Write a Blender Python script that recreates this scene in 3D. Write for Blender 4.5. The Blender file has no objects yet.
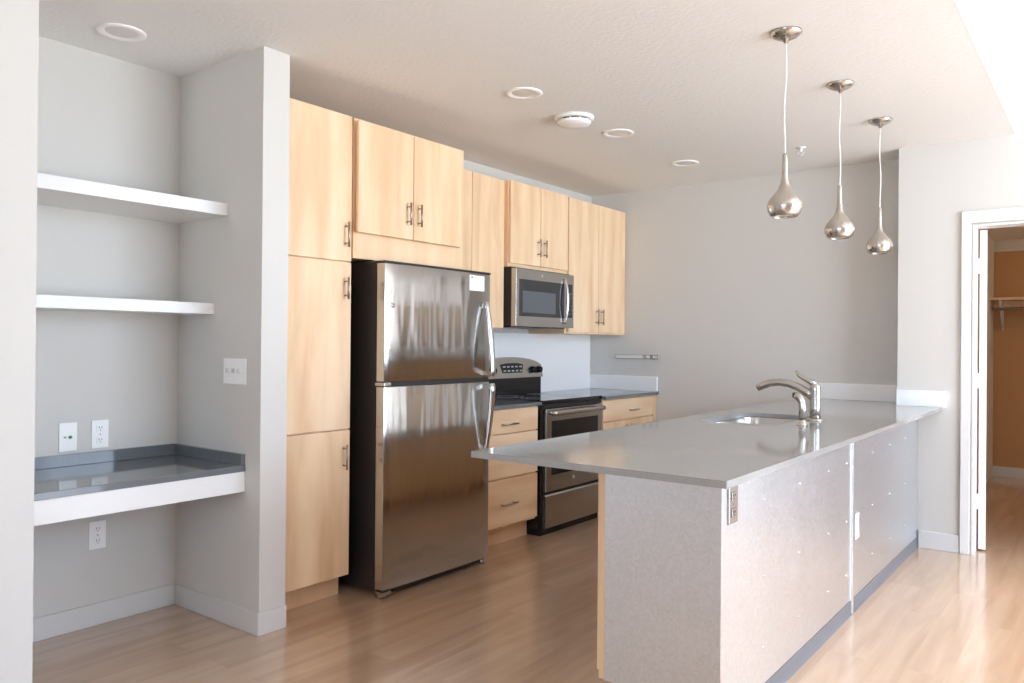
import bpy, bmesh, math, random
from mathutils import Vector, Matrix
random.seed(4)
sc = bpy.context.scene
COL = sc.collection
PI = math.pi

# ------------------------------------------------------------------ camera
cam_d = bpy.data.cameras.new('camera'); cam = bpy.data.objects.new('camera', cam_d); COL.objects.link(cam)
R_ = Vector((0.79405, 0.60779, 0.00819)); U_ = Vector((-0.004822, -0.0071776, 0.99996)); F_ = Vector((-0.60783, 0.79406, 0.002769))
m = Matrix(((R_.x, U_.x, -F_.x, 0), (R_.y, U_.y, -F_.y, 0), (R_.z, U_.z, -F_.z, 1.285), (0, 0, 0, 1)))
cam.matrix_world = m
cam_d.sensor_width = 36; cam_d.lens = 36 * 784.58 / 1024; cam_d.clip_start = .05
sc.camera = cam

# ------------------------------------------------------------------ world, daylight, exposure
sc.view_settings.view_transform = 'Standard'; sc.view_settings.look = 'None'
sc.view_settings.gamma = 1; sc.view_settings.use_curve_mapping = False
sc.view_settings.exposure = 0.0
w = bpy.data.worlds.new('daylight'); sc.world = w; w.use_nodes = True
bg = w.node_tree.nodes['Background']
tcw = w.node_tree.nodes.new('ShaderNodeTexCoord'); sxw = w.node_tree.nodes.new('ShaderNodeSeparateXYZ'); rw = w.node_tree.nodes.new('ShaderNodeValToRGB')
w.node_tree.links.new(tcw.outputs['Generated'], sxw.inputs[0]); mw_ = w.node_tree.nodes.new('ShaderNodeMapRange'); mw_.inputs[1].default_value = -1; w.node_tree.links.new(sxw.outputs['Z'], mw_.inputs[0]); w.node_tree.links.new(mw_.outputs[0], rw.inputs[0])
rw.color_ramp.elements[0].position = .47; rw.color_ramp.elements[0].color = (.80, .88, .95, 1)      # lower half, brightness added to lift ceiling and upper cabinets
rw.color_ramp.elements[1].position = .52; rw.color_ramp.elements[1].color = (.54, .66, .83, 1)       # overcast sky
w.node_tree.links.new(rw.outputs[0], bg.inputs[0]); bg.inputs[1].default_value = 15.3
sc.cycles.use_denoising = True
sc.cycles.max_bounces = 12; sc.cycles.diffuse_bounces = 7; sc.cycles.glossy_bounces = 6
sc.cycles.caustics_reflective = False; sc.cycles.caustics_refractive = False
sc.cycles.sample_clamp_indirect = 8

def portal(name, loc, rot, sx, sy):      # daylight portal filling a window opening
    d = bpy.data.lights.new(name, 'AREA'); d.shape = 'RECTANGLE'; d.size = sx; d.size_y = sy
    d.cycles.is_portal = True
    o = bpy.data.objects.new(name, d); COL.objects.link(o); o.location = loc; o.rotation_euler = rot
WX = 3.0
WIN_R = [(2.0, 5.1, 0.06, 2.98)]      # y0,y1,z0,z1 in the right wall
WIN_B = [(-.7, 1.3, 0.75, 2.4)]                                # x0,x1,z0,z1 in the wall behind the camera
YB = -3.2
for i, (a, b, c, d) in enumerate(WIN_R):
    portal('window_daylight', (WX + .1, (a + b) / 2, (c + d) / 2), (0, PI / 2, 0), d - c, b - a)
for i, (a, b, c, d) in enumerate(WIN_B):
    portal('window_daylight', ((a + b) / 2, YB - .1, (c + d) / 2), (PI / 2, 0, 0), b - a, d - c)

sn = bpy.data.lights.new('sun', 'SUN'); sn.energy = 6; sn.angle = math.radians(14); sn.color = (1, .99, .98)
so = bpy.data.objects.new('sun', sn); COL.objects.link(so)
so.rotation_euler = Vector((-1, .1, -.74)).to_track_quat('-Z', 'Y').to_euler(); so.location = (6, 2, 7)

# ------------------------------------------------------------------ materials
def lin(r, g, b):
    f = lambda c: c / 255 / 12.92 if c / 255 <= .04045 else ((c / 255 + .055) / 1.055) ** 2.4
    return (f(r), f(g), f(b), 1)
def mat(name, col, rough=.5, metal=0, spec=.5, aniso=0, coat=0):
    m = bpy.data.materials.new(name); m.use_nodes = True
    b = m.node_tree.nodes['Principled BSDF']
    b.inputs['Base Color'].default_value = col; b.inputs['Roughness'].default_value = rough
    b.inputs['Metallic'].default_value = metal; b.inputs['Specular IOR Level'].default_value = spec
    b.inputs['Anisotropic'].default_value = aniso; b.inputs['Coat Weight'].default_value = coat; b.inputs['Coat Roughness'].default_value = .16; b.inputs['Coat IOR'].default_value = 1.8
    return m
def N(m, t, **k):
    n = m.node_tree.nodes.new(t)
    for a, v in k.items(): setattr(n, a, v)
    return n
def L(m, a, b): m.node_tree.links.new(a, b)
def coords(m, scale, obj_random=True):
    tc = N(m, 'ShaderNodeTexCoord'); mp = N(m, 'ShaderNodeMapping'); mp.inputs['Scale'].default_value = scale
    if obj_random:
        oi = N(m, 'ShaderNodeObjectInfo'); ml = N(m, 'ShaderNodeVectorMath', operation='SCALE')
        cb = N(m, 'ShaderNodeCombineXYZ')
        for i in range(3): L(m, oi.outputs['Random'], cb.inputs[i])
        ml.inputs['Scale'].default_value = 37.0; L(m, cb.outputs[0], ml.inputs[0])
        ad = N(m, 'ShaderNodeVectorMath', operation='ADD'); L(m, tc.outputs['Object'], ad.inputs[0]); L(m, ml.outputs[0], ad.inputs[1])
        L(m, ad.outputs[0], mp.inputs[0])
    else:
        L(m, tc.outputs['Object'], mp.inputs[0])
    return mp
def noise_bump(m, scale, strength, dist=.002, detail=3, obj_random=False):
    mp = coords(m, scale, obj_random); n = N(m, 'ShaderNodeTexNoise'); n.inputs['Scale'].default_value = 1; n.inputs['Detail'].default_value = detail
    L(m, mp.outputs[0], n.inputs[0]); b = N(m, 'ShaderNodeBump'); b.inputs['Strength'].default_value = strength; b.inputs['Distance'].default_value = dist
    L(m, n.outputs[0], b.inputs['Height']); L(m, b.outputs[0], m.node_tree.nodes['Principled BSDF'].inputs['Normal'])
    return n
def ramp(m, fac, stops):
    r = N(m, 'ShaderNodeValToRGB'); e = r.color_ramp.elements
    while len(e) < len(stops): e.new(.5)
    for i, (p, c) in enumerate(stops): e[i].position = p; e[i].color = c
    L(m, fac, r.inputs[0]); return r
def wood(name, scale, dark, mid, light, rough=.38):
    m = mat(name, mid, rough, spec=.4); bs = m.node_tree.nodes['Principled BSDF']
    mp = coords(m, scale)
    n1 = N(m, 'ShaderNodeTexNoise'); n1.inputs['Scale'].default_value = 1; n1.inputs['Detail'].default_value = 5; n1.inputs['Distortion'].default_value = .4
    L(m, mp.outputs[0], n1.inputs[0])
    r = ramp(m, n1.outputs[0], [(.28, dark), (.5, mid), (.72, light)])
    L(m, r.outputs[0], bs.inputs['Base Color'])
    return m
M = {}
M['wall'] = mat('wall_paint', lin(211, 209, 205), .75, spec=.25); noise_bump(M['wall'], (90, 90, 90), .12, .002)
M['ceiling'] = mat('ceiling_paint', lin(236, 236, 235), .85, spec=.15); noise_bump(M['ceiling'], (45, 45, 45), .5, .004, 4)
M['white'] = mat('white_paint', lin(230, 230, 229), .4)
M['plastic'] = mat('white_plastic', lin(247, 247, 246), .3)
M['base'] = mat('vinyl_baseboard', lin(214, 214, 213), .45)
M['greybase'] = mat('grey_vinyl_base', lin(100, 101, 107), .45)
md, mm, ml_ = lin(224, 186, 146), lin(237, 205, 168), lin(245, 218, 184)
M['maple'] = wood('maple_vertical', (9, 9, 1.3), md, mm, ml_)
M['maple_h'] = wood('maple_horizontal', (9, 1.3, 9), md, mm, ml_)
M['maple_side'] = wood('maple_frame', (8, 8, 1.1), lin(228, 194, 154), lin(236, 204, 167), lin(243, 215, 180))
# stainless
def steel(name, col, rough, scale, bump, dist=.004, aniso=0):
    m = mat(name, col, rough, 1, aniso=aniso)
    if bump: noise_bump(m, scale, bump, dist, 2, True)
    return m
M['steel_fridge'] = steel('brushed_stainless', lin(190, 188, 186), .16, (1, 7, .8), .5, .02)
M['steel'] = steel('stainless', lin(190, 187, 182), .25, (40, 3, 40), .05)
M['nickel'] = steel('brushed_nickel', lin(200, 195, 188), .22, (60, 60, 4), .04)
M['chrome'] = mat('chrome', lin(225, 226, 228), .09, 1)
M['faucet'] = mat('satin_faucet', lin(196, 193, 188), .2, 1)
M['handle'] = mat('satin_nickel', lin(176, 164, 150), .3, 1)
M['black'] = mat('black_gloss', lin(14, 14, 16), .12)
M['blackm'] = mat('black_matte', lin(42, 37, 36), .4)
M['dark'] = mat('dark_gap', lin(30, 26, 24), .6)
M['glass'] = mat('oven_glass', lin(20, 20, 22), .05, spec=.6)
M['mwglass'] = mat('microwave_glass', lin(46, 48, 52), .08, spec=.7)
M['mwmesh'] = mat('microwave_screen', lin(92, 95, 101), .2, spec=.5)
M['paper'] = mat('paper', lin(245, 245, 248), .8)
M['red'] = mat('red_ink', lin(170, 40, 40), .7)
M['ink'] = mat('grey_ink', lin(170, 170, 175), .7)
M['green'] = mat('green_jack', lin(70, 150, 120), .5)
M['lens'] = mat('frosted_lens', lin(226, 225, 224), .35)
M['cord'] = mat('clear_cord', lin(232, 230, 226), .3)
def quartz(name, a, b, rough):
    m = mat(name, a, rough, spec=.55); mp = coords(m, (260, 260, 260), False)
    n = N(m, 'ShaderNodeTexNoise'); n.inputs['Scale'].default_value = 1; n.inputs['Detail'].default_value = 2; L(m, mp.outputs[0], n.inputs[0])
    r = ramp(m, n.outputs[0], [(.35, a), (.65, b)]); L(m, r.outputs[0], m.node_tree.nodes['Principled BSDF'].inputs['Base Color'])
    return m
M['quartz'] = quartz('grey_quartz', lin(148, 147, 145), lin(159, 158, 156), .09)
M['quartz_dark'] = quartz('slate_quartz', lin(104, 108, 112), lin(116, 120, 124), .07)
M['quartz_white'] = mat('white_backsplash', lin(244, 245, 246), .25)
# galvanised sheet: spangle in roughness
g = mat('galvanised_sheet', lin(196, 196, 196), .3, .98)
mp = coords(g, (110, 110, 110), False); v = N(g, 'ShaderNodeTexVoronoi'); v.inputs['Scale'].default_value = 1; L(g, mp.outputs[0], v.inputs[0])
mr = N(g, 'ShaderNodeMapRange'); L(g, v.outputs['Color'], mr.inputs[0]); mr.inputs[3].default_value = .30; mr.inputs[4].default_value = .40
gb = g.node_tree.nodes['Principled BSDF']; L(g, mr.outputs[0], gb.inputs['Roughness'])
cr = ramp(g, v.outputs['Color'], [(.1, lin(220, 224, 229)), (.9, lin(230, 234, 239))]); L(g, cr.outputs[0], gb.inputs['Base Color'])
mp2 = coords(g, (2.2, 2.2, .7), False); n2 = N(g, 'ShaderNodeTexNoise'); n2.inputs['Scale'].default_value = 1; L(g, mp2.outputs[0], n2.inputs[0])
bm_ = N(g, 'ShaderNodeBump'); bm_.inputs['Strength'].default_value = .3; bm_.inputs['Distance'].default_value = .02; L(g, n2.outputs[0], bm_.inputs['Height']); L(g, bm_.outputs[0], gb.inputs['Normal'])
M['galv'] = g
# floor: wood planks running along X
f = mat('plank_floor', lin(176, 138, 108), .35, spec=.6, coat=1); fb = f.node_tree.nodes['Principled BSDF']
tc = N(f, 'ShaderNodeTexCoord'); br = N(f, 'ShaderNodeTexBrick'); br.offset = .37
br.inputs['Scale'].default_value = 1; br.inputs['Brick Width'].default_value = 1.22; br.inputs['Row Height'].default_value = .15
br.inputs['Mortar Size'].default_value = .0012; br.inputs['Mortar Smooth'].default_value = .3
br.inputs['Color1'].default_value = (0, 0, 0, 1); br.inputs['Color2'].default_value = (1, 1, 1, 1); br.inputs['Mortar'].default_value = (.3, .3, .3, 1)
rot = N(f, 'ShaderNodeMapping'); rot.inputs['Rotation'].default_value = (0, 0, PI / 2); L(f, tc.outputs['Object'], rot.inputs[0]); L(f, rot.outputs[0], br.inputs[0])
mpf = N(f, 'ShaderNodeMapping'); mpf.inputs['Scale'].default_value = (14, 1.2, 1); L(f, tc.outputs['Object'], mpf.inputs[0])
ad = N(f, 'ShaderNodeVectorMath', operation='ADD'); L(f, mpf.outputs[0], ad.inputs[0]); sc2 = N(f, 'ShaderNodeVectorMath', operation='SCALE'); sc2.inputs['Scale'].default_value = 9
L(f, br.outputs['Color'], sc2.inputs[0]); L(f, sc2.outputs[0], ad.inputs[1])
nf = N(f, 'ShaderNodeTexNoise'); nf.inputs['Scale'].default_value = 1; nf.inputs['Detail'].default_value = 6; nf.inputs['Distortion'].default_value = .6; L(f, ad.outputs[0], nf.inputs[0])
mx = N(f, 'ShaderNodeMath', operation='MULTIPLY_ADD'); L(f, br.outputs['Color'], mx.inputs[0]); mx.inputs[1].default_value = .16; L(f, nf.outputs[0], mx.inputs[2])
rf = ramp(f, mx.outputs[0], [(.30, lin(180, 145, 117)), (.55, lin(194, 161, 133)), (.8, lin(207, 176, 149))])
L(f, rf.outputs[0], fb.inputs['Base Color'])
M['floor'] = f
M['tan'] = mat('closet_wall_lamplight', lin(192, 150, 108), .8)  # warm lamp glow put into the closet far wall colour

# ------------------------------------------------------------------ mesh helpers
class MB:
    def __init__(s): s.bm = bmesh.new(); s.mats = []; s.cur = 0; s.smooth = False
    def mat(s, m):
        if m not in s.mats: s.mats.append(m)
        s.cur = s.mats.index(m); return s
    def _fin(s, faces, smooth=False):
        for f in faces: f.material_index = s.cur; f.smooth = smooth
    def box(s, x0, x1, y0, y1, z0, z1, bev=0, seg=2):
        t = bmesh.new(); vs = [t.verts.new((x, y, z)) for x in (x0, x1) for y in (y0, y1) for z in (z0, z1)]
        for q in ((0, 1, 3, 2), (4, 6, 7, 5), (0, 4, 5, 1), (2, 3, 7, 6), (0, 2, 6, 4), (1, 5, 7, 3)): t.faces.new([vs[i] for i in q])
        if bev: bmesh.ops.bevel(t, geom=t.edges[:], offset=bev, segments=seg, affect='EDGES', profile=.5)
        bmesh.ops.recalc_face_normals(t, faces=t.faces[:]); s.join(t, smooth=False); return s
    def join(s, t, smooth=False):
        mp = {v: s.bm.verts.new(v.co) for v in t.verts}
        for f in t.faces:
            try: n = s.bm.faces.new([mp[v] for v in f.verts])
            except ValueError: continue
            n.material_index = s.cur; n.smooth = smooth
        t.free()
    def lathe(s, prof, c=(0, 0, 0), seg=40, axis='Z', cap=True):
        # prof: list (r, h); revolve around axis through c
        rings = []
        for r, h in prof:
            ring = []
            for i in range(seg):
                a = 2 * PI * i / seg; u, v = r * math.cos(a), r * math.sin(a)
                p = {'Z': (u, v, h), 'X': (h, u, v), 'Y': (v, h, u)}[axis]
                ring.append(s.bm.verts.new((c[0] + p[0], c[1] + p[1], c[2] + p[2])))
            rings.append(ring)
        fs = []
        for a, b in zip(rings, rings[1:]):
            for i in range(seg):
                j = (i + 1) % seg; fs.append(s.bm.faces.new((a[i], a[j], b[j], b[i])))
        if cap:
            fs.append(s.bm.faces.new(rings[0][::-1])); fs.append(s.bm.faces.new(rings[-1]))
        s._fin(fs, True)
        if cap:
            for q in fs[-2:]: q.smooth = False
        return s
    def tube(s, pts, rad, seg=14, flat=1.0, cap=True):
        pts = [Vector(p) for p in pts]; n = len(pts)
        rs = rad if isinstance(rad, (list, tuple)) else [rad] * n
        up = None; rings = []
        for i, p in enumerate(pts):
            t = (pts[min(i + 1, n - 1)] - pts[max(i - 1, 0)]).normalized()
            if up is None:
                up = Vector((0, 1, 0)) if abs(t.y) < .8 else Vector((1, 0, 0))
            a = (up - t * up.dot(t)).normalized(); b = t.cross(a); up = a
            rings.append([s.bm.verts.new(p + a * rs[i] * flat * math.cos(2 * PI * k / seg) + b * rs[i] * math.sin(2 * PI * k / seg)) for k in range(seg)])
        fs = []
        for a, b in zip(rings, rings[1:]):
            for i in range(seg): j = (i + 1) % seg; fs.append(s.bm.faces.new((a[i], a[j], b[j], b[i])))
        if cap: fs.append(s.bm.faces.new(rings[0][::-1])); fs.append(s.bm.faces.new(rings[-1]))
        s._fin(fs, True); return s
    def poly(s, loops, z0, z1, bev=0):     # horizontal slab from outline loops (first outer, rest holes)
        t = bmesh.new()
        for z in (z1, z0):
            es = []
            for lp in loops:
                vs = [t.verts.new((x, y, z)) for x, y in lp]
                for i in range(len(vs)): es.append(t.edges.new((vs[i], vs[(i + 1) % len(vs)])))
            bmesh.ops.triangle_fill(t, use_beauty=True, edges=es)
        t.verts.ensure_lookup_table(); tot = sum(len(l) for l in loops); o = 0
        for lp in loops:
            k = len(lp)
            for i in range(k):
                a, b = o + i, o + (i + 1) % k
                t.faces.new([t.verts[a], t.verts[b], t.verts[tot + b], t.verts[tot + a]])
            o += k
        bmesh.ops.recalc_face_normals(t, faces=t.faces[:]); s.join(t); return s
    def prism_y(s, prof, y0, y1, smooth=False):   # profile in (x,z) extruded in y
        a = [s.bm.verts.new((x, y0, z)) for x, z in prof]; b = [s.bm.verts.new((x, y1, z)) for x, z in prof]
        n = len(prof); fs = [s.bm.faces.new((a[i], a[(i + 1) % n], b[(i + 1) % n], b[i])) for i in range(n)]
        c = [s.bm.faces.new(a[::-1]), s.bm.faces.new(b)]
        s._fin(fs, smooth); s._fin(c); return s
    def build(s, name, m=None, parent=None, recalc=True):
        if recalc: bmesh.ops.recalc_face_normals(s.bm, faces=s.bm.faces[:])
        if parent is None:
            xs = [v.co for v in s.bm.verts]
            o = Vector(((min(v.x for v in xs) + max(v.x for v in xs)) / 2, (min(v.y for v in xs) + max(v.y for v in xs)) / 2, min(v.z for v in xs)))
        else:
            o = Vector(parent['_w'])
        bmesh.ops.translate(s.bm, verts=s.bm.verts[:], vec=-o)
        me = bpy.data.meshes.new(name); s.bm.to_mesh(me); s.bm.free()
        for q in (s.mats or [m]): me.materials.append(q)
        ob = bpy.data.objects.new(name, me); COL.objects.link(ob)
        if parent is None: ob.location = o
        else: ob.parent = parent
        ob['_w'] = tuple(o)
        return ob
def tag(o, label=None, cat=None, group=None, kind=None):
    if label: o['label'] = label
    if cat: o['category'] = cat
    if group: o['group'] = group
    if kind: o['kind'] = kind
    return o
def thing(name, loc, label, cat, group=None):
    o = bpy.data.objects.new(name, None); COL.objects.link(o); o.location = loc; o['_w'] = tuple(loc); o.empty_display_size = .1
    return tag(o, label, cat, group)
def struct(name, mb, m, parent=None):
    o = mb.build(name, m, parent)
    if parent is None: o['kind'] = 'structure'
    return o
def box(name, m, parent, *a, bev=0): return MB().box(*a, bev=bev).build(name, m, parent)
def copy_tree(root, loc, label, group):
    def cp(o, par):
        c = o.copy(); COL.objects.link(c)
        if par: c.parent = par
        for ch in list(o.children): cp(ch, c)
        return c
    r = cp(root, None); r.location = loc; r['label'] = label; r['group'] = group
    return r
def rrect(x0, x1, y0, y1, r, n=8):
    out = []
    for cx, cy, a0 in ((x1 - r, y1 - r, 0), (x0 + r, y1 - r, PI / 2), (x0 + r, y0 + r, PI), (x1 - r, y0 + r, 1.5 * PI)):
        for i in range(n + 1):
            a = a0 + PI / 2 * i / n; out.append((cx + r * math.cos(a), cy + r * math.sin(a)))
    return out

# ------------------------------------------------------------------ room
KX = -3.64        # kitchen wall
BY = 5.89         # far wall behind the counter
PY = 5.60         # wall with the doorway
CH = 2.58; UH = 3.06; SX = -.485
struct('floor', MB().box(-3.9, WX + .2, -3.4, 9.4, -.1, 0), M['floor'])
struct('ceiling', MB().box(-3.9, SX, -3.4, 6.1, CH, UH + .1).box(-1.0, 2.0, 5.72, 9.4, 2.36, 2.42), M['ceiling'])
struct('ceiling_upper', MB().box(SX, WX + .2, -3.4, PY, UH, UH + .1), M['ceiling'])
struct('trim_1', MB().box(SX, SX + .012, -3.2, PY, CH - .0, UH), M['white'])
struct('wall_kitchen', MB().box(KX - .15, KX, 1.0, BY + .15, 0, CH), M['wall'])
struct('wall_far', MB().box(KX, -.95, BY, BY + .15, 0, CH), M['wall'])
struct('wall_partition', MB().box(KX, -2.959, 2.06, 2.197, 0, CH), M['wall'])
struct('wall_left', MB().box(KX - .15, -2.959, YB, 1.154, 0, CH), M['wall'])
DX0, DX1, DH = -.690, .16, 2.045
struct('wall_doorway', MB().box(-1.115, -.99, PY, BY, 0, UH).box(-.99, DX0, PY, PY + .12, 0, UH).box(DX1, WX, PY, PY + .12, 0, UH).box(DX0, DX1, PY, PY + .12, DH, UH), M['wall'])
def wall_open(name, axis, p0, p1, a0, a1, H, opens):
    mb = MB()
    def B(u0, u1, z0, z1):
        if axis == 'X': mb.box(p0, p1, u0, u1, z0, z1)
        else: mb.box(u0, u1, p0, p1, z0, z1)
    u = a0
    for (b0, b1, z0, z1) in sorted(opens):
        B(u, b0, 0, H); B(b0, b1, 0, z0); B(b0, b1, z1, H); u = b1
    B(u, a1, 0, H)
    return struct(name, mb, M['wall'])
wall_open('wall_right', 'X', WX, WX + .2, YB, PY, UH, WIN_R)
wall_open('wall_behind', 'Y', YB - .2, YB, -3.79, WX + .2, UH, WIN_B)
n = 0
for (a, b, c, d) in WIN_R:
    n += 1; mb = MB(); x0, x1 = WX + .01, WX + .07
    for z0, z1 in ((c, c + .06), (d - .06, d)): mb.box(x0, x1, a, b, z0, z1)
    k = 3
    for i in range(k + 1):
        y = a + (b - a - .06) * i / k; mb.box(x0, x1, y, y + .06, c + .06, d - .06)
    struct('window_%d' % n, mb, M['white'])
for (a, b, c, d) in WIN_B:
    n += 1; mb = MB(); y0, y1 = YB - .07, YB - .01
    for z0, z1 in ((c, c + .06), (d - .06, d)): mb.box(a, b, y0, y1, z0, z1)
    for i in range(5):
        x = a + (b - a - .06) * i / 4; mb.box(x, x + .06, y0, y1, c + .06, d - .06)
    struct('window_%d' % n, mb, M['white'])
# closet beyond the door
struct('wall_closet_far', MB().mat(M['tan']).box(-1.1, 2.0, 9.2, 9.35, 0, 2.245).mat(M['wall']).box(-1.1, 2.0, 9.2, 9.35, 2.245, 2.36), None)
struct('wall_closet_left', MB().box(-1.1, -.95, BY + .15, 9.2, 0, 2.36), M['wall'])
struct('wall_closet_right', MB().box(1.9, 2.0, PY + .12, 9.2, 0, 2.36), M['wall'])
struct('baseboard_closet', MB().box(-.95, 1.9, 9.188, 9.2, 0, .1), M['base'])
# baseboards
def bb(name, *a, m='base'): return struct(name, MB().box(*a, bev=.003), M[m])
bb('baseboard_niche', KX, KX + .012, 1.154, 2.05, 0, .1)
struct('baseboard_partition', MB().box(KX + .012, -2.948, 2.048, 2.06, 0, .098, bev=.003).box(-2.959, -2.947, 2.049, 2.197, 0, .098, bev=.003), M['base'])
bb('baseboard_left', -2.959, -2.947, YB, 1.154, 0, .098)
bb('baseboard_doorway', -.985, -.755, PY - .012, PY, 0, .11)
bb('baseboard_right', .25, WX, PY - .012, PY, 0, .11)
bb('baseboard_far', -3.05, -1.75, BY - .012, BY, 0, .1)
# door frame (casing) and door slab
cas = MB().box(-.752, DX0 - .008, PY - .018, PY, 0, DH + .008, bev=.004).box(-.752, DX1 + .085, PY - .018, PY, DH + .008, DH + .085, bev=.004).box(DX1 + .008, DX1 + .085, PY - .018, PY, 0, DH + .008, bev=.004)
cas.box(DX0 - .0, DX0 + .012, PY - .012, PY + .13, 0, DH).box(DX1 - .012, DX1, PY - .012, PY + .13, 0, DH).box(DX0 + .012, DX1 - .012, PY - .012, PY + .13, DH - .012, DH)
struct('trim_2', cas, M['white'])
dr = thing('door_1', (-.63, PY + .14, 0), None, None); dr['kind'] = 'structure'
dl = MB().poly([[(-.669, PY + .14), (-.629, PY + .142), (-.722, PY + .93), (-.762, PY + .927)]], .012, DH - .018).build('door_panel', M['white'], dr)
for z in (1.8, 1.075, .315):
    mb = MB().box(-.6775, -.669, PY + .1, PY + .16, z - .045, z + .045, bev=.001).lathe([(.006, z - .047), (.006, z + .047)], (-.674, PY + .134, 0), 14)
    mb.build('hinge', M['plastic'], dr)

# closet shelf with rod and warm ceiling light
cs = thing('closet_shelf', (.4, 9.05, 1.6), 'long wooden closet shelf with hanging rod, through the doorway', 'shelf')
box('shelf_board', M['maple_h'], cs, -.95, 1.9, 8.88, 9.2, 1.745, 1.77, bev=.002)
box('shelf_cleat', M['maple_h'], cs, -.95, 1.9, 9.18, 9.2, 1.69, 1.745)
MB().tube([(-.94, 8.95, 1.66), (1.89, 8.95, 1.66)], .014).build('hanging_rod', M['nickel'], cs)
for x in (-.87, .5, 1.6):
    mb = MB().box(x - .008, x + .008, 9.183, 9.2, 1.46, 1.745).box(x - .008, x + .008, 8.9, 9.19, 1.73, 1.745)
    mb.tube([(x, 9.19, 1.48), (x, 9.10, 1.56), (x, 9.0, 1.66), (x, 8.93, 1.735)], .01); mb.build('bracket', M['white'], cs)
cl = thing('closet_lamp', (.9, 8.0, 2.36), 'flush ceiling lamp in the closet beyond the doorway', 'lamp')
MB().lathe([(.15, 2.36), (.15, 2.34), (.13, 2.33)], (.9, 8.0, 0)).build('lamp_base', M['white'], cl)
ld = bpy.data.lights.new('closet_bulb', 'POINT'); ld.energy = 20; ld.color = (1, .76, .52); ld.shadow_soft_size = .08
lo = bpy.data.objects.new('closet_bulb', ld); COL.objects.link(lo); lo.location = (.9, 8.0, 2.22)

# ------------------------------------------------------------------ niche: shelves and desk
def shelf(xf, z0, z1, label):
    t = thing('wall_shelf', (-3.4, 1.6, z0), label, 'shelf', 'white floating shelves in the wall niche')
    box('shelf_board', M['white'], t, KX, xf, 1.154, 2.06, z0, z1, bev=.002)
    box('front_fascia', M['white'], t, xf - .0, xf + .004, 1.154, 2.06, z0 - .001, z1 + .001, bev=.001)
    return t
shelf(-3.227, 1.861, 1.915, 'thick white floating shelf in the niche, the upper of the two')
shelf(-3.33, 1.412, 1.461, 'thick white floating shelf in the niche, the lower one above the desk')
dk = thing('built_in_desk', (-3.35, 1.6, .615), 'built-in niche desk with a grey stone top and white apron', 'desk')
box('desk_top', M['quartz_dark'], dk, KX, -3.066, 1.154, 2.06, .706, .733, bev=.002)
box('backsplash', M['quartz_dark'], dk, KX, KX + .02, 1.154, 2.04, .733, .785, bev=.0015)
box('side_splash', M['quartz_dark'], dk, KX, -3.07, 2.04, 2.06, .733, .783, bev=.0015)
box('apron', M['white'], dk, -3.09, -3.071, 1.154, 2.06, .615, .706, bev=.0015)
box('support_cleat', M['white'], dk, KX, KX + .02, 1.154, 2.06, .64, .706)

def plate_x(name, X, yc, zc, kind, label, sgn=1, w=.075, h=.125, pm='plastic'):     # wall plate facing +X
    t = thing(name, (X, yc, zc - h / 2), label, 'outlet' if kind != 'data' else 'wall jack', 'white wall plates' )
    del t['group']
    box('cover_plate', M[pm], t, X, X + .006, yc - w / 2, yc + w / 2, zc - h / 2, zc + h / 2, bev=.002)
    if kind == 'duplex':
        for dz in (-.027, .027):
            so = box('socket', M[pm], t, X + .006, X + .0085, yc - .017, yc + .017, zc + dz - .0145, zc + dz + .0145, bev=.001)
            mb = MB()
            for dy in (-.006, .006): mb.box(X + .0085, X + .0091, yc + dy - .001, yc + dy + .001, zc + dz - .001, zc + dz + .008)
            mb.lathe([(.0022, X + .0085), (.0022, X + .0091)], (0, yc, zc + dz - .008), 10, 'X'); mb.build('slot', M['dark'], so)
        MB().lathe([(.003, X + .006), (.0028, X + .0072)], (0, yc, zc), 12, 'X').build('screw', M['steel'], t)
    elif kind == 'data':
        MB().lathe([(.007, X + .006), (.007, X + .012), (.004, X + .014)], (0, yc + .008, zc), 16, 'X').build('jack', M['green'], t)
        MB().box(X + .006, X + .008, yc - .018, yc - .008, zc - .004, zc + .004).build('port', M['ink'], t)
    return t
plate_x('data_outlet', KX, 1.552, .859, 'data', 'white wall plate with a green jack above the niche desk')
plate_x('power_outlet', KX, 1.689, .861, 'duplex', 'white power outlet just above the niche desk, beside the green jack')
plate_x('power_outlet', KX, 1.682, .406, 'duplex', 'white power outlet on the niche wall below the desk')
sw = thing('light_switch', (-3.153, 2.06, 1.09), 'white triple light switch on the side wall of the niche', 'light switch')
box('cover_plate', M['plastic'], sw, -3.238, -3.066, 2.054, 2.06, 1.092, 1.208, bev=.002)
for i in range(3):
    x = -3.152 + (i - 1) * .046
    box('toggle_frame', M['plastic'], sw, x - .009, x + .009, 2.0525, 2.054, 1.132, 1.168)
    MB().prism_y([(x - .005, 1.143), (x + .005, 1.143), (x + .004, 1.162), (x - .004, 1.162)], 2.041, 2.053).build('toggle', M['base'], sw)

# ------------------------------------------------------------------ handles and cabinet doors (all facing +X)
def pull_v(parent, X, y, z0, z1):
    mb = MB().tube([(X + .028, y, z0), (X + .028, y, z1)], .0055)
    for z in (z0 + .02, z1 - .02): mb.tube([(X - .0005, y, z), (X + .028, y, z)], .0045)
    mb.build('handle', M['handle'], parent)
def pull_h(parent, X, z, y0, y1):
    mb = MB().tube([(X + .028, y0, z), (X + .028, y1, z)], .0055)
    for y in (y0 + .02, y1 - .02): mb.tube([(X - .0005, y, z), (X + .028, y, z)], .0045)
    mb.build('handle', M['handle'], parent)
def slab(name, parent, X, y0, y1, z0, z1, m='maple', th=.02):
    g_ = .0015
    return box(name, M[m], parent, X - th, X, y0 + g_, y1 - g_, z0 + g_, z1 - g_, bev=.002)
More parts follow.
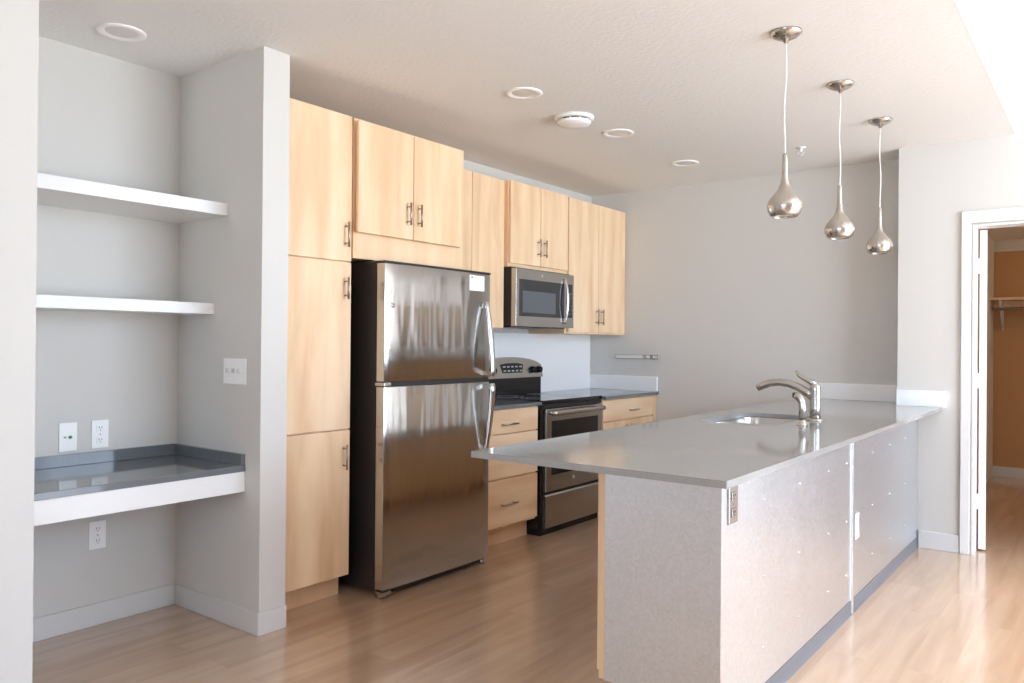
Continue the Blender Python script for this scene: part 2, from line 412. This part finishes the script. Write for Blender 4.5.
# tall pantry
pc = thing('pantry_cabinet', (-3.34, 2.42, 0), 'tall light maple pantry cabinet between the niche partition and the fridge', 'cabinet')
XP = -3.05
MB().box(KX + .002, XP - .021, 2.199, 2.654, .115, 2.425).box(KX + .002, XP - .085, 2.199, 2.652, 0, .115).build('body', M['maple_side'], pc)
box('filler_strip', M['maple_side'], pc, XP - .02, XP - .001, 2.199, 2.247, .115, 2.425)
for z0, z1, h0, h1 in ((1.69, 2.425, 1.76, 1.885), (.85, 1.686, 1.50, 1.61), (.115, .846, .65, .775)):
    d = slab('door', pc, XP, 2.247, 2.648, z0, z1); pull_v(d, XP, 2.606, h0, h1)
# over-fridge cabinet
oc = thing('cabinet_over_fridge', (-3.33, 3.1, 1.71), 'deep two-door light maple cabinet directly above the fridge', 'cabinet')
box('body', M['maple_side'], oc, KX, XP, 2.656, 3.50, 1.712, 2.422, bev=.001)
XO = XP + .04
MB().box(XP, XO - .021, 2.68, 3.43, 1.85, 2.39).build('face_frame', M['maple_side'], oc)
for y0, y1, hy in ((2.655, 3.045, 3.0), (3.047, 3.438, 3.082)):
    d = slab('door', oc, XO, y0, y1, 1.84, 2.405); pull_v(d, XO, hy, 1.915, 2.035)
# upper cabinets along the wall
def upper(label, X, y0, y1, z0, z1, doors, frame_b=0):
    t = thing('wall_cabinet', ((KX + X) / 2, (y0 + y1) / 2, z0), label, 'cabinet', 'light maple wall cabinets over the counter')
    box('body', M['maple_side'], t, KX, X - .021, y0, y1, z0, z1, bev=.001)
    for a, b, hy, h0, h1 in doors:
        d = slab('door', t, X, a, b, z0 + frame_b, z1)
        if hy: pull_v(d, X, hy, h0, h1)
    return t
upper('light maple wall cabinet between the fridge and the microwave', -3.30, 3.575, 4.235, 1.39, 2.40, [(3.575, 3.875, None, 0, 0), (3.877, 4.215, 3.905, 1.44, 1.56)])
upper('short two-door light maple cabinet right above the microwave', -3.265, 4.237, 4.965, 1.815, 2.405, [(4.24, 4.596, 4.56, 1.905, 2.03), (4.598, 4.95, 4.635, 1.905, 2.03)], .022)
upper('taller two-door light maple wall cabinet, at the far corner', -3.285, 4.967, 5.885, 1.365, 2.405, [(4.995, 5.43, 5.392, 1.44, 1.565), (5.432, 5.862, 5.47, 1.44, 1.565)], .012)

# ------------------------------------------------------------------ fridge
fr = thing('refrigerator', (-3.2, 3.13, 0), 'stainless steel top-freezer refrigerator with dark sides', 'refrigerator')
FX = -2.886; FY0, FY1 = 2.73, 3.568
box('body', M['blackm'], fr, -3.60, -2.962, FY0 + .004, FY1 - .004, .035, 1.698, bev=.004)
def fdoor(z0, z1, name):
    mb = MB(); n = 14; prof = []
    t = bmesh.new()   # slightly crowned front
    ys = [FY0 + (FY1 - FY0) * i / n for i in range(n + 1)]
    xs = [FX - .010 * (2 * (i / n) - 1) ** 4 for i in range(n + 1)]
    A = [(FX - .066, FY0), (FX - .066, FY1)]
    out = [(x, y) for x, y in zip(xs, ys)] + [(FX - .066, FY1), (FX - .066, FY0)]
    mb.poly([out], z0, z1)
    o = mb.build(name, M['steel_fridge'], fr)
    bv = o.modifiers.new('b', 'BEVEL'); bv.width = .003; bv.segments = 2; bv.limit_method = 'ANGLE'
    for p in o.data.polygons:
        if abs(p.normal.z) < .1 and p.normal.x > .7: p.use_smooth = True
    return o
fz = fdoor(1.088, 1.686, 'freezer_door'); fd = fdoor(.04, 1.062, 'fridge_door')
box('top_trim', M['blackm'], fr, -2.962, FX - .004, FY0, FY1, 1.687, 1.698, bev=.002)
box('door_gasket', M['blackm'], fr, -2.961, FX - .012, FY0 + .006, FY1 - .006, 1.063, 1.087)
box('base_grille', M['blackm'], fr, -2.955, FX - .03, FY0 + .01, FY1 - .01, .012, .038)
MB().box(-2.955, FX + .003, FY0 - .006, FY0 + .04, 1.066, 1.084, bev=.003).build('middle_hinge', M['steel'], fr)
MB().box(-2.94, FX + .006, FY0 - .01, FY0 + .05, .018, .036, bev=.003).lathe([(.018, 0.0), (.018, .022), (.012, .036)], (-2.92, FY0 + .01, 0), 16).build('front_foot', M['steel'], fr)
MB().lathe([(.018, 0.0), (.018, .022), (.012, .036)], (-2.92, FY1 - .03, 0), 16).build('front_foot', M['steel'], fr)
for y_ in (FY0 + .05, FY1 - .08): MB().lathe([(.022, y_), (.022, y_ + .03)], (-3.5, 0, .0225), 16, 'Y').build('rear_wheel', M['blackm'], fr)
def fhandle(door, za, zb):   # za end near the split, zb far end
    y = 3.512; pts = []; n = 16; w_ = .021
    mb = MB(); sec = []
    for i in range(n + 1):
        s = i / n; z = za + (zb - za) * s
        off = .064 - .052 * s ** 1.8
        if s < .04: off = .058
        pts.append((FX + off, z))
    for i, (x, z) in enumerate(pts):
        wd = w_ * (1 - .35 * i / n)
        sec.append([mb.bm.verts.new(v) for v in ((x, y - wd, z), (x + .008, y - wd * .6, z), (x + .008, y + wd * .6, z), (x, y + wd, z), (x - .009, y + wd * .8, z), (x - .009, y - wd * .8, z))])
    fs = []
    for a, b in zip(sec, sec[1:]):
        for i in range(6): j = (i + 1) % 6; fs.append(mb.bm.faces.new((a[i], a[j], b[j], b[i])))
    fs.append(mb.bm.faces.new(sec[0])); fs.append(mb.bm.faces.new(sec[-1][::-1])); mb._fin(fs, True)
    sg = 1 if zb > za else -1
    lo_, hi_ = sorted((za + sg * .004, za + sg * .03)); mb.box(FX - .008, FX + .056, y - .011, y + .011, lo_, hi_)
    lo_, hi_ = sorted((zb - sg * .035, zb - sg * .002)); mb.box(FX - .008, FX + .012, y - .009, y + .009, lo_, hi_)
    mb.build('handle', M['chrome'], door)
fhandle(fz, 1.096, 1.525); fhandle(fd, 1.056, .66)
MB().lathe([(.013, FX - .008), (.013, FX - .001), (.010, FX + .0005)], (0, 2.782, 1.475), 24, 'X').build('badge', M['chrome'], fz)
# notice sheet on the freezer door
pp = thing('paper_note', (FX, 3.437, 1.583), 'small white paper note with a red mark on the freezer door', 'paper')
def sheet(x, y0, y1, z0, z1, m): return MB().box(x, x + .0008, y0, y1, z0, z1)
MB().box(FX - .0015, FX + .0005, 3.372, 3.502, 1.585, 1.672).build('sheet', M['paper'], pp)
MB().lathe([(.006, FX + .0005), (.006, FX + .001)], (0, 3.392, 1.66), 14, 'X').build('red_mark', M['red'], pp)
mb = MB()
for i in range(6): mb.box(FX + .0005, FX + .0009, 3.39, 3.39 + (.09, .08, .094, .06, .085, .05)[i], 1.6 + i * .0085, 1.6015 + i * .0085)
mb.build('text_lines', M['ink'], pp)

# ------------------------------------------------------------------ base cabinets
XB = -3.04; CT = .90
def base(label, y0, y1, kind, XB=-3.04):
    t = thing('base_cabinet', ((KX + XB) / 2, (y0 + y1) / 2, 0), label, 'cabinet', 'light maple base cabinets along the kitchen wall')
    MB().box(KX + .002, XB - .021, y0, y1, .12, CT - .022).box(KX + .002, XB - .09, y0, y1, 0, .12).build('body', M['maple_side'], t)
    if kind == 'drawers':
        for z0, z1, hz in ((.717, .872, .777), (.437, .713, .6), (.135, .43, .273)):
            d = slab('drawer', t, XB, y0 + .005, y1 - .004, z0, z1, 'maple_h'); c = 3.935
            pull_h(d, XB, hz, c - .08, c + .08)
    else:
        d = slab('drawer', t, XB, y0 + .005, y1 - .05, .71, .868, 'maple_h'); pull_h(d, XB, .775, 5.42, 5.55)
        s = (y0 + y1 - .04) / 2 - .05
        a = slab('door', t, XB, y0 + .005, s, .135, .702); pull_v(a, XB, s - .04, .55, .67)
        a = slab('door', t, XB, s + .002, y1 - .05, .135, .702); pull_v(a, XB, s + .04, .55, .67)
        box('filler_strip', M['maple_side'], t, XB - .02, XB, y1 - .045, y1, .135, .868)
    return t
base('maple base cabinet of three drawers between fridge and stove', 3.578, 4.268, 'drawers')
base('maple base cabinet with one drawer over doors, past the stove', 5.035, 5.885, 'doors', -3.0)
c1 = MB().box(KX, -3.01, 3.576, 4.268, CT - .022, CT, bev=.002).build('countertop', M['quartz_dark']); tag(c1, 'short grey stone countertop between the fridge and the stove', 'countertop')
c2 = thing('countertop', (-3.3, 5.45, CT - .022), 'grey stone countertop past the stove, in the far corner', 'countertop')
box('slab', M['quartz_dark'], c2, KX, -2.975, 5.034, BY, CT - .022, CT, bev=.002)
box('backsplash', M['quartz_white'], c2, KX + .001, -2.985, BY - .02, BY, CT, 1.02, bev=.002)
wp = MB().box(KX + .001, KX + .008, 3.578, BY - .021, CT, 1.365, bev=.001).build('backsplash_panel', M['quartz_white']); tag(wp, 'plain glossy white backsplash panel on the kitchen wall behind the stove', 'backsplash')

# wall rail
rl = thing('wall_rail', (-3.18, BY, 1.165), 'slim grey and white horizontal power rail on the far wall', 'power strip')
box('rail_body', M['steel'], rl, -3.39, -2.975, BY - .014, BY, 1.166, 1.2, bev=.003)
box('rail_cover', M['white'], rl, -3.375, -3.12, BY - .017, BY - .013, 1.169, 1.197, bev=.002)
for i in range(2):
    x = -3.07 + i * .06; box('socket', M['base'], rl, x - .017, x + .017, BY - .016, BY - .013, 1.172, 1.194, bev=.001)

# ------------------------------------------------------------------ range
rg = thing('stove', (-3.3, 4.63, 0), 'stainless and black freestanding electric stove with oven', 'stove')
RY0, RY1 = 4.273, 5.03; RX = -3.0
box('body', M['black'], rg, KX + .012, RX - .045, RY0 + .002, RY1 - .002, .04, .878, bev=.003)
box('cooktop', M['glass'], rg, KX + .06, RX - .004, RY0, RY1, .878, .907, bev=.004)
for cx, cy, r in ((-3.19, 4.43, .095), (-3.19, 4.82, .115), (-3.43, 4.43, .115), (-3.43, 4.82, .085)):
    mb = MB(); seg = 40
    for rr in (r, r * .62): mb.lathe([(rr - .0015, .9071), (rr - .0015, .9074), (rr + .0015, .9074), (rr + .0015, .9071)], (cx, cy, 0), seg, cap=False)
    mb.build('burner_ring', M['ink'], rg)
box('top_panel', M['blackm'], rg, RX - .045, RX - .006, RY0 + .004, RY1 - .004, .853, .877, bev=.002)
od = box('oven_door', M['steel'], rg, RX - .043, RX, RY0 + .03, RY1 - .006, .292, .848, bev=.004)
box('side_trim', M['black'], rg, RX - .044, RX - .012, RY0 + .003, RY0 + .028, .04, .85)
box('oven_window', M['glass'], od, RX - .002, RX + .0015, RY0 + .095, RY1 - .065, .40, .765, bev=.001)
mb = MB()
pts = [(RX + .046, RY0 + .045 + (RY1 - RY0 - .10) * i / 14, .822) for i in range(15)]
mb.tube(pts, .0165)
for y in (RY0 + .075, RY1 - .085): mb.tube([(RX - .001, y, .822), (RX + .045, y, .822)], .012)
mb.build('door_handle', M['steel'], od)
MB().lathe([(.013, RX - .001), (.013, RX + .0015)], (0, 4.65, .352), 24, 'X').lathe([(.009, RX + .001), (.008, RX + .003)], (0, 4.65, .352), 24, 'X').build('badge', M['chrome'], od)
wr = MB()
wr.prism_y([(RX - .043, .05), (RX, .05), (RX, .262), (RX - .008, .272), (RX - .043, .272)], RY0 + .03, RY1 - .006)
wr.build('storage_drawer', M['steel'], rg)
box('drawer_gap', M['black'], rg, RX - .043, RX - .02, RY0 + .03, RY1 - .006, .273, .291)
box('toe_kick', M['dark'], rg, RX - .2, RX - .03, RY0 + .01, RY1 - .01, 0, .04)
# backguard: black riser and arched steel control panel
GX = KX + .1
box('riser', M['black'], rg, KX + .012, GX - .012, RY0 + .012, RY1 - .012, .907, 1.03, bev=.003)
mb = MB(); n = 20; top = []
yc = (RY0 + RY1) / 2; hw = (RY1 - RY0) / 2 - .004
for i in range(n + 1):
    u = -1 + 2 * i / n; top.append((yc + u * hw, 1.184 - .042 * u * u - .02 * u ** 8))
def arch(x): return [mb.bm.verts.new((x, y, z)) for y, z in [(yc - hw, 1.03)] + top + [(yc + hw, 1.03)]]
a_, b_ = arch(KX + .012), arch(GX)
for v_ in b_:
    v_.co.x -= (v_.co.z - 1.03) * .2
k_ = len(a_); fs = [mb.bm.faces.new((a_[i], a_[(i + 1) % k_], b_[(i + 1) % k_], b_[i])) for i in range(k_)]
fs += [mb.bm.faces.new(a_[::-1]), mb.bm.faces.new(b_)]; mb._fin(fs)
cp = mb.build('control_panel', M['steel'], rg)
def px(z, d=0): return GX - (z - 1.03) * .2 + d
mb = MB(); ds = [(-.125, 1.068), (.115, 1.068), (.135, 1.13), (.06, 1.14), (-.06, 1.14), (-.145, 1.13)]
a_ = [mb.bm.verts.new((px(z, -.003), yc + y, z)) for y, z in ds]; b_ = [mb.bm.verts.new((px(z, .002), yc + y, z)) for y, z in ds]
for i in range(6): mb._fin([mb.bm.faces.new((a_[i], a_[(i + 1) % 6], b_[(i + 1) % 6], b_[i]))])
mb._fin([mb.bm.faces.new(a_[::-1]), mb.bm.faces.new(b_)]); dp = mb.build('display', M['glass'], cp)
for i in range(5):
    for j in range(2):
        z = 1.083 + j * .03; y = yc - .1 + i * .05; box('button', M['ink'], cp, px(z, .0015), px(z, .003), y - .015, y + .015, z - .005, z + .005)
for dy in (-.325, -.245, .245, .325):
    z = 1.088; c0 = px(z)
    MB().lathe([(.026, c0 - .004), (.026, c0 + .008), (.021, c0 + .03), (.018, c0 + .032)], (0, yc + dy, z), 24, 'X').box(c0 + .03, c0 + .038, yc + dy - .005, yc + dy + .005, z - .02, z + .02, bev=.001).build('knob', M['black'], cp)

# ------------------------------------------------------------------ microwave
mw = thing('microwave', (-3.4, 4.6, 1.405), 'stainless over-the-range microwave under the short cabinet', 'microwave')
MX = -3.215; MY0, MY1 = 4.24, 4.96; MZ0, MZ1 = 1.405, 1.80
box('body', M['blackm'], mw, KX + .01, MX - .042, MY0 + .002, MY1 - .002, MZ0 + .008, MZ1 + .011, bev=.002)
fp = box('front_frame', M['steel'], mw, MX - .04, MX, MY0, MY1, MZ0, MZ1, bev=.003)
box('vent_grille', M['blackm'], mw, KX + .06, MX - .06, MY0 + .03, MY1 - .03, MZ0 - .006, MZ0 + .008)
gl = box('door_glass', M['mwglass'], fp, MX - .002, MX + .002, MY0 + .035, MY0 + .59, MZ0 + .07, MZ0 + .325, bev=.002)
box('screen', M['mwmesh'], gl, MX + .0015, MX + .003, MY0 + .075, MY0 + .475, MZ0 + .095, MZ0 + .245, bev=.001)
cp2 = box('control_panel', M['mwglass'], fp, MX - .002, MX + .0015, MY0 + .625, MY0 + .70, MZ0 + .075, MZ0 + .325, bev=.002)
for i in range(3):
    for j in range(6): y = MY0 + .634 + i * .021; z = MZ0 + .1 + j * .03; box('button', M['mwmesh'], cp2, MX + .001, MX + .0022, y, y + .012, z, z + .01)
pts = []
for i in range(17):
    s = i / 16; pts.append((MX + .010 + .024 * math.sin(PI * s), MY0 + .59, MZ0 + .03 + .33 * s))
mb = MB().tube(pts, .009, flat=1.3)
for z in (MZ0 + .04, MZ0 + .35): mb.tube([(MX - .001, MY0 + .59, z), (MX + .017, MY0 + .59, z)], .009)
mb.build('door_handle', M['chrome'], fp)
MB().lathe([(.009, MX - .001), (.009, MX + .0015), (.006, MX + .0025)], (0, MY0 + .31, MZ0 + .362), 20, 'X').build('badge', M['chrome'], fp)

# ------------------------------------------------------------------ island
IZ = .905; IT = .022
isl = thing('kitchen_island', (-1.3, 4.0, 0), 'long kitchen island base clad in shiny galvanised metal sheet', 'kitchen island')
IX = -.99; IXL = -1.445; IY0 = 2.41; IY1 = PY - .014
zt = IZ - IT - .001
mb = MB()
mb.box(IXL, IX - .012, IY0, 3.45, .1, zt).box(IXL + .075, IX - .012, IY0, 3.45, 0, .1)                 # narrow end
mb.box(-1.40, IX - .012, IY1 - .02, IY1, 0, zt).box(IX - .03, IX - .012, 3.45, IY1, 0, zt)            # long back
mb.box(-1.72, -1.445, 3.45, 3.468, .1, zt).box(-1.72, -1.40, IY1 - .02, IY1, .1, zt).box(-1.64, -1.62, 3.468, IY1 - .02, 0, .1).box(-1.72, IX - .03, 3.468, IY1 - .02, .1, .118)
mb.build('cabinet_body', M['maple_side'], isl)
for y0, y1 in ((2.43, 2.93), (2.935, 3.44)):
    d = box('door', M['maple'], isl, IXL - .02, IXL, y0, y1, .12, zt - .02, bev=.002)
    MB().tube([(IXL - .048, y1 - .04, .66), (IXL - .048, y1 - .04, .79)], .0055).tube([(IXL - .048, y1 - .04, .68), (IXL - .0195, y1 - .04, .68)], .0045).tube([(IXL - .048, y1 - .04, .77), (IXL - .0195, y1 - .04, .77)], .0045).build('handle', M['handle'], d)
for k in range(4):
    y0 = 3.475 + k * .525; d = box('door', M['maple'], isl, -1.74, -1.72, y0, y0 + .52, .12, zt - .02, bev=.002)
    yy = y0 + (.48 if k % 2 == 0 else .04)
    MB().tube([(-1.768, yy, .66), (-1.768, yy, .79)], .0055).tube([(-1.768, yy, .68), (-1.7395, yy, .68)], .0045).tube([(-1.768, yy, .77), (-1.7395, yy, .77)], .0045).build('handle', M['handle'], d)
# metal cladding
MB().poly([[(-1.42, IY0 - .006), (-1.048, IY0 - .006), (-1.048, IY0), (-1.42, IY0)]], .1, zt).box(-1.37, -1.048, IY0 - .006, IY0, 0, .1).build('end_panel', M['galv'], isl)
MB().poly([[(-1.047, IY0 - .008), (IX, IY0 - .008), (IX, IY0 + .03), (IX - .003, IY0 + .03), (IX - .003, IY0 - .001), (-1.047, IY0 - .001)]], 0.001, zt).build('corner_trim', M['galv'], isl)
box('side_panel', M['galv'], isl, IX - .011, IX - .002, IY0 + .001, 3.995, .067, zt)
box('side_panel', M['galv'], isl, IX - .011, IX - .002, 4.0, IY1, .067, zt)
MB().box(IX - .012, IX + .006, 3.983, 4.009, .0, zt, bev=.004).build('seam_strip', M['galv'], isl)
MB().prism_y([(IX - .011, .066), (IX, .066), (IX + .001, .012), (IX + .006, 0), (IX - .011, 0)], IY0 + .03, 3.982).build('vinyl_base', M['greybase'], isl)
MB().prism_y([(IX - .011, .066), (IX, .066), (IX + .001, .012), (IX + .006, 0), (IX - .011, 0)], 4.01, IY1).build('vinyl_base', M['greybase'], isl)
for y in (2.79, 3.195, 3.6, 3.9, 4.4, 4.8, 5.2):
    for z in (.205, .46, .735):
        MB().lathe([(.0055, IX - .003), (.0045, IX + .0005), (.002, IX + .0012)], (0, y, z), 12, 'X').build('rivet', M['chrome'], isl)
a = plate_x('power_outlet', IX - .002, 2.494, .763, 'duplex', 'metal-covered power outlet under the countertop at the island near end', pm='steel')
b = plate_x('power_outlet', IX - .002, 4.075, .408, 'duplex', 'white power outlet beside the seam on the island metal side', pm='white')

# island countertop with sink opening
CX0, CX1, CY0 = -1.795, -.856, 2.112
SK = (-1.655, -1.265, 3.68, 4.37)
top = thing('island_countertop', (-1.33, 3.9, IZ - IT), 'large glossy grey stone countertop of the island, with sink cutout', 'countertop')
MB().poly([[(CX0, CY0), (CX1, CY0), (CX1, PY - .001), (-1.117, PY - .001), (-1.117, BY), (CX0, BY)], rrect(*SK, .09)], IZ - IT, IZ).build('slab', M['quartz'], top)
box('backsplash', M['quartz_white'], top, -1.745, -1.117, BY - .02, BY, IZ, 1.02, bev=.002)
box('backsplash', M['quartz_white'], top, -1.117, -.832, PY - .021, PY - .001, IZ, 1.008, bev=.002)
# sink
sk = thing('kitchen_sink', (-1.46, 4.02, .70), 'stainless double-bowl undermount sink in the island countertop', 'sink')
zr = IZ - IT - .001
mb = MB(); Ld = 3.98
o_ = rrect(SK[0] - .015, SK[1] + .015, SK[2] - .015, SK[3] + .015, .1)
bw = [(SK[0] - .004, SK[1] + .004, SK[2] - .004, Ld - .012, .085), (SK[0] - .004, SK[1] + .004, Ld + .012, SK[3] + .004, .085)]
t = bmesh.new(); es = []
for lp in [o_] + [rrect(*q) for q in bw]:
    vs = [t.verts.new((x, y, zr)) for x, y in lp]
    for i in range(len(vs)): es.append(t.edges.new((vs[i], vs[(i + 1) % len(vs)])))
bmesh.ops.triangle_fill(t, use_beauty=True, edges=es); mb.join(t)
for q in bw:
    prev = None
    for dz, ins in ((0, 0), (-.01, .003), (-.09, .008), (-.14, .014), (-.158, .028), (-.165, .05)):
        lp = rrect(q[0] + ins, q[1] - ins, q[2] + ins, q[3] - ins, max(.04, q[4] - ins * .5)); ring = [mb.bm.verts.new((x, y, zr + dz)) for x, y in lp]
        if prev: mb._fin([mb.bm.faces.new((prev[i], prev[(i + 1) % len(ring)], ring[(i + 1) % len(ring)], ring[i])) for i in range(len(ring))], True)
        prev = ring
    mb._fin([mb.bm.faces.new(prev)])
mb.build('basin', M['steel'], sk, recalc=False)
for q in bw:
    MB().lathe([(.045, zr - .1645), (.045, zr - .162), (.03, zr - .163), (.02, zr - .1645)], ((q[0] + q[1]) / 2, (q[2] + q[3]) / 2, 0), 24).build('drain', M['chrome'], sk)
# faucet
FXc, FYc = -1.206, 4.13
fa = thing('faucet', (FXc, FYc, IZ), 'chrome single-lever kitchen faucet arching over the sink', 'faucet')
MB().lathe([(.042, IZ), (.042, IZ + .005), (.030, IZ + .011), (.026, IZ + .014)], (FXc, FYc, 0), 32).build('base_ring', M['faucet'], fa)
MB().lathe([(.027, IZ + .014), (.0255, IZ + .06), (.0255, IZ + .14), (.026, IZ + .155), (.026, IZ + .17), (.022, IZ + .184), (.012, IZ + .191)], (FXc, FYc, 0), 32).build('faucet_body', M['faucet'], fa)
P = [(-1.215, 1.025), (-1.245, 1.045), (-1.29, 1.072), (-1.34, 1.089), (-1.39, 1.094), (-1.44, 1.088), (-1.48, 1.072), (-1.505, 1.058)]
MB().tube([(x, FYc, z) for x, z in P], [.023, .0225, .021, .020, .0195, .0195, .019, .016]).build('spout', M['faucet'], fa)
P = [(-1.205, 1.088), (-1.235, 1.103), (-1.265, 1.118), (-1.29, 1.134), (-1.305, 1.155)]
MB().tube([(x, FYc, z) for x, z in P], [.016, .013, .011, .010, .007]).build('lever', M['faucet'], fa)
sp = thing('side_sprayer', (-1.178, 3.83, IZ), 'chrome side sprayer standing beside the faucet, nearer the island end', 'sprayer')
MB().lathe([(.024, IZ), (.024, IZ + .005), (.018, IZ + .012), (.0145, IZ + .03)], (-1.178, 3.83, 0), 28).build('sprayer_holder', M['faucet'], sp)
MB().tube([(-1.178, 3.83, IZ + .028), (-1.177, 3.83, IZ + .08), (-1.181, 3.83, IZ + .115), (-1.193, 3.83, IZ + .135), (-1.212, 3.83, IZ + .143)], [.016, .0175, .018, .019, .017]).build('spray_head', M['faucet'], sp)
MB().lathe([(.014, -1.222), (.014, -1.21)], (0, 3.83, IZ + .143), 20, 'X').build('spray_nozzle', M['blackm'], sp)

# ------------------------------------------------------------------ pendants
def pendant(x, y, label, ph):
    t = thing('pendant_lamp', (x, y, CH), label, 'pendant lamp', 'brushed nickel pendant lamps over the island')
    MB().lathe([(.064, CH), (.064, CH - .006), (.052, CH - .018), (.03, CH - .028), (.012, CH - .031), (.008, CH - .045)], (x, y, 0), 40).build('canopy', M['nickel'], t)
    pts = []
    for i in range(25):
        s = i / 24; pts.append((x + .004 * math.sin(7 * s + ph) * math.sin(PI * s), y + .004 * math.cos(5 * s + ph) * math.sin(PI * s), CH - .044 - (CH - .044 - 2.072) * s))
    MB().tube(pts, .0032, 8).build('cord', M['cord'], t)
    pr = [(.008, 2.078), (.0105, 2.074), (.011, 2.03), (.0125, 1.985), (.017, 1.955), (.028, 1.93), (.046, 1.908), (.062, 1.888), (.0705, 1.866), (.069, 1.846), (.060, 1.826), (.052, 1.818), (.049, 1.818), (.052, 1.828), (.061, 1.848), (.06, 1.87)]
    MB().lathe(pr, (x, y, 0), 48, cap=False).build('lamp_shade', M['nickel'], t, recalc=False)
    MB().lathe([(.001, 1.824), (.049, 1.824), (.05, 1.832), (.001, 1.834)], (x, y, 0), 32, cap=False).build('diffuser', M['lens'], t)
    return t
for x, y, lb, ph in ((-1.077, 3.25, 'brushed nickel pendant lamp nearest the near end of the island', 0), (-1.072, 4.05, 'brushed nickel pendant lamp, the middle one over the island', 1.7), (-1.06, 4.83, 'brushed nickel pendant lamp nearest the doorway wall', 3.1)):
    pendant(x, y, lb, ph)

# ------------------------------------------------------------------ ceiling fittings
def downlight(x, y, label, g=True):
    t = thing('recessed_downlight', (x, y, CH), label, 'ceiling light', 'round white recessed downlights')
    MB().lathe([(.062, CH), (.066, CH - .003), (.074, CH - .0075), (.09, CH - .007), (.096, CH - .003), (.096, CH)], (x, y, 0), 48, cap=False).build('trim_ring', M['plastic'], t)
    MB().lathe([(.064, CH - .001), (.045, CH - .0035), (.001, CH - .0045)], (x, y, 0), 40, cap=False).build('lens', M['lens'], t)
downlight(-3.31, 1.61, 'round white recessed downlight in the ceiling of the niche')
downlight(-2.42, 3.245, 'round white recessed ceiling downlight in front of the fridge')
downlight(-2.41, 4.2, 'round white recessed ceiling downlight just past the smoke detector')
downlight(-2.42, 5.17, 'round white recessed ceiling downlight nearest the far wall')
sd = thing('smoke_detector', (-2.444, 3.76, CH), 'round white smoke detector on the ceiling between two downlights', 'smoke detector')
MB().lathe([(.112, CH), (.112, CH - .012), (.104, CH - .018)], (-2.444, 3.76, 0), 48).build('mounting_base', M['plastic'], sd)
MB().lathe([(.084, CH - .014), (.084, CH - .029)], (-2.444, 3.76, 0), 40).build('sensor_slot', M['dark'], sd)
MB().lathe([(.094, CH - .026), (.096, CH - .032), (.085, CH - .046), (.03, CH - .052)], (-2.444, 3.76, 0), 48).build('dome', M['plastic'], sd)
mb = MB()
for i in range(10):
    a = 2 * PI * i / 10; c_, s_ = math.cos(a), math.sin(a); x, y = -2.444 + .09 * c_, 3.76 + .09 * s_
    mb.tube([(x, y, CH - .015), (x, y, CH - .028)], .004, 6)
mb.build('spacer_ribs', M['plastic'], sd)
sr = thing('fire_sprinkler', (-1.62, 5.2, CH), 'small white fire sprinkler head on the ceiling by the far wall', 'sprinkler')
MB().lathe([(.03, CH), (.03, CH - .003), (.012, CH - .006), (.009, CH - .03)], (-1.62, 5.2, 0), 24).build('sprinkler_stem', M['white'], sr)
MB().tube([(-1.635, 5.2, CH - .028), (-1.64, 5.2, CH - .04), (-1.623, 5.2, CH - .052)], .003, 8).tube([(-1.605, 5.2, CH - .028), (-1.60, 5.2, CH - .04), (-1.617, 5.2, CH - .052)], .003, 8).build('sprinkler_arms', M['white'], sr)
MB().lathe([(.017, CH - .052), (.017, CH - .055)], (-1.62, 5.2, 0), 20).build('deflector', M['white'], sr)

for o in sc.objects:
    if '_w' in o: del o['_w']
